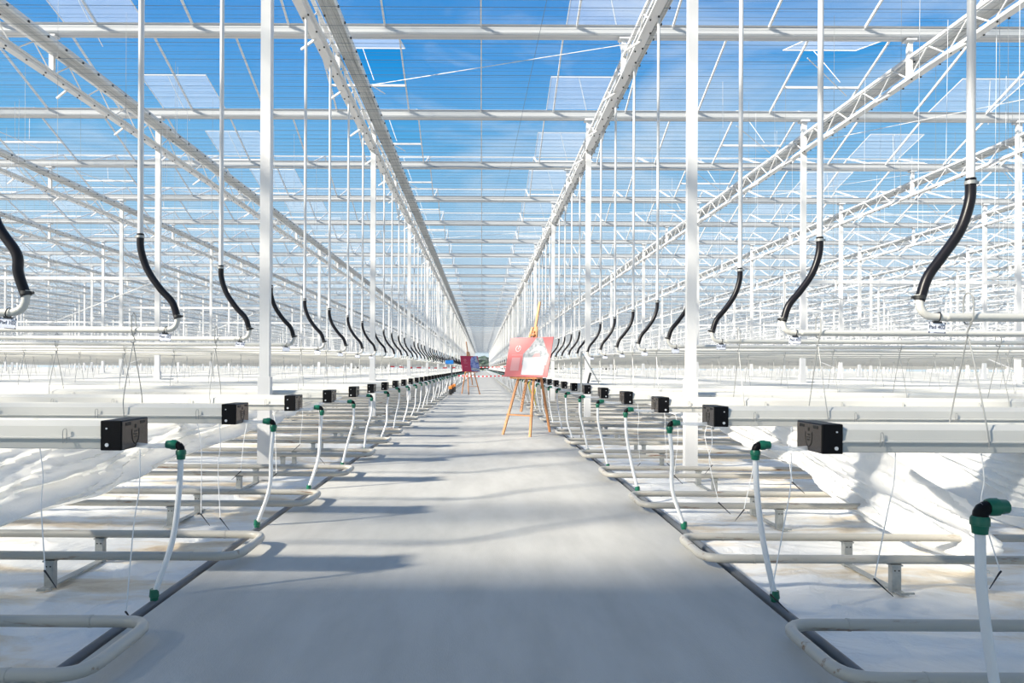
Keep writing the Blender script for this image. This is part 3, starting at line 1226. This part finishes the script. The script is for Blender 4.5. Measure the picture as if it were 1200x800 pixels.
def sheet(name, label, s, xa, tab, y0, y1, amp, seed, ztop=0.885, nu=420, nv=48, flare=0.0, roll=0.0):
    m = MB()

    def fn(u, v):
        y = y0 + (y1 - y0) * (u ** 1.8)
        zb = lerp_tab(tab, y)
        z = ztop + (zb - ztop) * v
        # folds run along the sheet and slant down towards the camera
        w_ = v * 3.2 + y * 0.42
        d = noise.noise(Vector((y * 0.7, v * 1.1, seed))) * 0.8
        for fr, am in ((1.0, 0.75), (2.3, 0.42), (5.2, 0.20)):
            r_ = 1.0 - 2.2 * abs(noise.noise(Vector((y * 0.45 * fr, w_ * fr * 0.8, seed + fr * 3))))
            d += am * r_ * r_ * (1 if r_ > 0 else -.3)
        d -= 0.5
        x = xa + amp * d * (0.25 + v) + flare * v * max(0.0, (0.9 - zb))
        if v > 0.8:
            x -= roll * math.sin((v - 0.8) / 0.2 * math.pi)
        z += 0.02 * noise.noise(Vector((y * 1.5, v, seed + 2))) * v
        return (s * x, y, max(z, 0.012))
    m.grid(fn, nu, nv)
    o = m.build(name, 'curtain_film', smooth=True)
    tag(o, label, 'plastic sheet')


sheet('plastic_sheet', 'white plastic sheet draped below the gutters on the left of the path', -1, 2.95,
      [(2.6, 0.25), (4.3, 0.36), (5.9, 0.42), (9.2, 0.55), (14.8, 0.70), (40, 0.76), (90, 0.80)], 2.4, 90, 0.16, 3.0, flare=-0.3, roll=0.10)
sheet('plastic_sheet', 'white plastic sheet reaching the floor below the right gutters', 1, 3.02,
      [(4.3, 0.0), (5.2, 0.02), (5.7, 0.07), (6.4, 0.24), (7.2, 0.38), (9.0, 0.55), (13, 0.70), (40, 0.76), (90, 0.80)], 4.3, 90, 0.15, 8.0, flare=0.25, roll=0.08)
sheet('plastic_sheet', 'gathered white plastic sheet hanging under the nearest right gutter', 1, 2.86,
      [(2.2, 0.40), (3.0, 0.46), (3.8, 0.55), (4.4, 0.70), (4.8, 0.84)], 2.2, 4.8, 0.10, 17.0, nu=160, roll=0.12)

# ------------------------------------------------------------------ display easels on the path


def easel(loc, rz, label, blabel, prints):
    t = thing('display_easel', label, 'easel', loc, rz)
    lean = R(15)

    def on(z, x=0.0, off=0.0):
        return (x, z * math.tan(lean) + off, z)
    for sx in (-1, 1):
        m = MB().bar(on(0, sx * .31), on(1.95, sx * .05), 0.042, 4, None, 0.028)
        m.build('leg', 'wood', t)
    m = MB().bar(on(0.42, 0, .02), on(2.42, 0, .02), 0.045, 4, None, 0.025)
    mast = m.build('mast', 'wood', t)
    for k in range(14):
        MB().box(on(0.5 + .05 * k, 0, .003), (0.014, 0.004, 0.014)).build('peg_hole', 'hook_black', mast)
    MB().bar(on(1.80, 0, .03), (0, 1.0, 0.0), 0.042, 4, None, 0.028).build('leg', 'wood', t)
    MB().bar(on(0.36, -.29), on(0.36, .29), 0.04, 4, None, 0.025).build('crossbar', 'wood', t)
    MB().box(on(1.02, 0, -.035), (0.62, 0.10, 0.03)).build('tray', 'wood', t)
    top = MB().box(on(1.80, 0, -.02), (0.11, 0.07, 0.03)).build('top_clamp', 'wood', t)
    MB().tube([on(1.86, 0, -.02), on(1.86, 0, .05)], 0.02, 8).build('knob', 'wood', top)
    # the board is a separate thing resting on the tray
    c, s_ = math.cos(rz), math.sin(rz)
    by, bz = on(1.04, 0, -.035)[1:]
    b = thing('display_board', blabel, 'board', (loc[0] - s_ * by, loc[1] + c * by, loc[2] + bz), rz)
    b.rotation_euler = (-lean, 0, rz)
    W, H = 0.98, 0.74
    MB().box((0, 0, H / 2), (W, 0.012, H)).build('panel', prints['base'], b)
    k = 0
    for nm, mt, poly in prints['polys']:
        k += 1
        n = len(poly)
        d0, d1 = -0.0065, -0.0075 - 0.0004 * k
        vs = [(x * W, d0, z * H) for x, z in poly] + [(x * W, d1, z * H) for x, z in poly]
        fs = [tuple(range(n, 2 * n)), tuple(reversed(range(n)))] + [(i, (i + 1) % n, n + (i + 1) % n, n + i) for i in range(n)]
        MB().add(vs, fs).build(nm, mt, b)
    lg = MB()
    pts = [(-0.27 * W + 0.055 * math.cos(a), -0.008, 0.72 * H + 0.055 * math.sin(a)) for a in [R(110 + 320 * i / 16) for i in range(17)]]
    lg.tube(pts, 0.006, 5)
    lg.tube([(-0.27 * W, -0.008, 0.70 * H), (-0.26 * W, -0.008, 0.74 * H), (-0.255 * W, -0.008, 0.80 * H)], 0.005, 5)
    lg.build('round_logo', prints['logo'], b)
    return t


def rect(x0, x1, z0, z1):
    return [(x0, z0), (x1, z0), (x1, z1), (x0, z1)]


P1 = [('picture', 'print_grey', [(-0.12, 0.30), (0.44, 0.30), (0.46, 0.55), (0.35, 0.78), (0.26, 0.99), (0.12, 0.99), (0.0, 0.76), (-0.13, 0.58)]),
      ('picture_facet', 'paper_white', [(0.0, 0.60), (0.18, 0.80), (0.30, 0.76), (0.42, 0.60), (0.28, 0.66), (0.16, 0.68)]),
      ('picture_facet', 'print_pale', [(0.06, 0.42), (0.30, 0.42), (0.24, 0.60), (0.14, 0.58)]),
      ('white_panel', 'paper_white', rect(-0.10, 0.40, 0.05, 0.49)),
      ('text_line', 'print_pale', rect(-0.40, -0.14, 0.545, 0.56)), ('text_line', 'print_pale', rect(-0.38, -0.18, 0.15, 0.49))]
P2 = [('picture', 'print_blue', [(0.02, 0.02), (0.49, 0.02), (0.49, 0.55), (0.42, 0.99), (0.24, 0.99), (0.06, 0.72), (0.0, 0.45)]),
      ('picture_facet', 'print_lilac', [(0.02, 0.70), (0.14, 0.95), (0.26, 0.80), (0.16, 0.72)]),
      ('picture_facet', 'print_lilac', [(0.12, 0.30), (0.22, 0.62), (0.32, 0.34), (0.24, 0.28)]),
      ('picture_facet', 'print_grey', [(0.28, 0.70), (0.42, 0.95), (0.47, 0.60), (0.36, 0.58)]),
      ('picture_facet', 'print_grey', [(0.0, 0.10), (0.49, 0.04), (0.49, 0.18), (0.06, 0.26)]),
      ('text_line', 'print_pale', rect(-0.36, -0.14, 0.545, 0.56)), ('text_line', 'print_pale', rect(-0.34, -0.18, 0.30, 0.31))]
easel((0.66, 12.33, SLAB), R(-42), 'wooden artist easel standing on path, nearer one with the glare-paled red board',
      'red display board with painted-in sun glare and a white panel on the nearer easel', dict(base='glared_red_print', polys=P1, logo='paper_white'))
easel((-0.30, 31.6, SLAB), R(36), 'wooden artist easel farther down the path with a crimson board',
      'crimson display board with a blue picture on the farther easel', dict(base='crimson_print', polys=P2, logo='print_pale'))

# ------------------------------------------------------------------ small things far down the path


def tape(p, q, sag, n, label):
    t = thing('barrier_tape', label, 'tape')
    p, q = Vector(p), Vector(q)
    pts = [p.lerp(q, i / n) - Vector((0, 0, sag * 4 * (i / n) * (1 - i / n))) for i in range(n + 1)]
    for e in (p, q):
        MB().tube([(e.x, e.y, 0.0 if abs(e.x) > 1.5 else SLAB), (e.x, e.y, e.z + .06)], 0.012, 6).build('stake', 'galvanised', t)
    for k in (0, 1):
        m = MB()
        for i in range(k, n, 2):
            m.bar(pts[i], pts[i + 1], 0.006, 4, (0, 0, 1), 0.08)
        m.build('red_segments' if k == 0 else 'white_segments', 'tape_red' if k == 0 else 'tape_white', t)


tape((-1.45, 43.2, 0.85), (1.4, 43.2, 0.86), 0.04, 23, 'red and white barrier tape stretched low across the path behind the easels')
tape((-1.45, 62.2, 1.42), (1.4, 62.2, 1.44), 0.03, 17, 'red and white barrier tape across the far end of the path')
tape((1.45, 62.6, 1.44), (4.6, 58, 1.75), 0.05, 13, 'red and white barrier tape rising over the right rows far away')
tape((-1.65, 44.3, 1.35), (-5.6, 42.7, 1.4), 0.05, 15, 'red and white barrier tape over the left rows behind the easel')

t = thing('parcel_stand', 'dark post with a blue crate on top beside the farther easel', 'stand', (-1.52, 36, SLAB))
MB().box((0, 0, 0.02), (0.3, 0.3, 0.04)).build('foot_plate', 'hook_black', t)
MB().tube([(0, 0, .03), (0, 0, 1.36)], 0.03, 8).build('post', 'grey_pvc', t, True)
MB().bbox((-.12, 0, 1.5), (0.42, 0.3, 0.2), 0.02).build('crate', 'blue_plastic', t)
MB().bbox((0.0, 0, 1.64), (0.16, 0.16, 0.09), 0.01).build('top_item', 'grey_pvc', t)
for i, (x, y) in enumerate(((-1.36, 31.0), (-1.37, 33.0), (-1.36, 35.2))):
    t = thing('tool_bag', 'small dark tool bag with orange top at left path edge, %s of three' % ('nearest', 'middle', 'farthest')[i], 'bag', (x, y, SLAB), 0, 'orange topped bags')
    MB().bbox((0, 0, .13), (0.16, 0.14, 0.26), 0.02).build('body', 'hook_black', t)
    MB().bbox((0, 0, .33), (0.15, 0.13, 0.14), 0.02).build('top_flap', 'orange_plastic', t)
    MB().tube([(-.05, 0, .39), (-.03, 0, .45), (.03, 0, .45), (.05, 0, .39)], 0.01, 6).build('handle', 'hook_black', t, True)
m = MB()
m.tube(smooth_path([(1.52, 21.0, 0.95), (1.46, 21.0, 0.8), (1.60, 21.05, 0.5), (1.70, 21.1, 0.75), (1.62, 21.1, 0.5), (1.72, 21.2, 0.09)], 6), 0.02, 8)
tag(m.build('yellow_hose', 'yellow_plastic', smooth=True), 'yellow hose hanging among the right drain hoses behind the easel', 'hose')
# leaning steel stand among the right rows
t = thing('steel_stand', 'thin grey steel stand with diagonal strut among right rows beyond the easel', 'stand', (1.84, 12.55, 0))
MB().bar((0, 0, 0), (0, 0, 1.62), 0.03).build('post', 'galvanised', t)
MB().bar((0, 0, 1.62), (0.34, 0.02, 1.02), 0.022, 5).build('strut', 'galvanised', t)
MB().bar((0.12, 0.01, 1.05), (0.17, 0.02, 1.24), 0.035, 4).build('bracket', 'hook_black', t)
MB().bar((0.0, 0, 1.03), (0.34, 0.02, 1.02), 0.02, 5).build('rail', 'galvanised', t)

# ------------------------------------------------------------------ end and side walls, trees beyond


def glass_wall(name, label, a, b, h, step):
    t = put(name, None)
    tag(t, label, 'wall', kind='structure')
    a, b = Vector((*a, 0)), Vector((*b, 0))
    d = b - a
    L_ = d.length
    n = int(L_ / step)
    pl = MB()
    pl.bar(a + Vector((0, 0, .3)), b + Vector((0, 0, .3)), 0.12, 4, (0, 0, 1), 0.6)
    pl.build('plinth', 'white_paint', t)
    fr = MB()
    for i in range(n + 1):
        p = a + d * (i / n)
        fr.bar(p + Vector((0, 0, .5)), p + Vector((0, 0, h)), 0.06)
    for z in (2.4, 4.6, h):
        fr.bar(a + Vector((0, 0, z)), b + Vector((0, 0, z)), 0.06)
    tag(fr.build('frame_field', 'white_paint', t), kind='stuff')
    g = MB()
    g.add([a + Vector((0, 0, .6)), b + Vector((0, 0, .6)), b + Vector((0, 0, h)), a + Vector((0, 0, h))], [(0, 1, 2, 3)])
    g.build('pane_field', 'clear_glass', t)
    return t


glass_wall('wall_back', 'glazed end wall far beyond the rows', (-104.5, YEND + 1.5), (104.5, YEND + 1.5), ZG, 5.0)
glass_wall('wall_left', 'glazed left side wall far beyond the rows', (-104.5, -12), (-104.5, YEND + 1.5), ZG, 4.0)
glass_wall('wall_right', 'glazed right side wall far beyond the rows', (104.5, -12), (104.5, YEND + 1.5), ZG, 4.0)

random.seed(3)
import bmesh
crown = bpy.data.meshes.new('crown')
bm = bmesh.new()
bmesh.ops.create_icosphere(bm, subdivisions=3, radius=1.0)
for v in bm.verts:
    v.co *= 1.0 + 0.35 * noise.noise(v.co * 2.3) + 0.12 * noise.noise(v.co * 7)
bm.to_mesh(crown)
bm.free()
crown.materials.append(MATS['foliage'])
trunk = MB().tube([(0, 0, -.2), (0, 0, 3.2)], [0.3, 0.2], 8).mesh('trunk', 'bark')
for i in range(11):
    x = -50 + i * 10 + random.uniform(-1, 1)
    big = random.uniform(4.2, 4.9)
    lab = 'blurred green tree outside beyond the far end of the path' if abs(x) < 6 else 'green tree outside behind the far end wall rows'
    t = thing('tree', lab, 'tree', (x, YEND + 30 + random.uniform(-3, 3), -0.15), 0, 'trees beyond the end wall')
    put('trunk', trunk, t)
    c = put('crown', crown, t, (0, 0, 3.6))
    c.scale = (big, big * .9, big * .6)
    c.rotation_euler = (0, 0, random.uniform(0, 6))
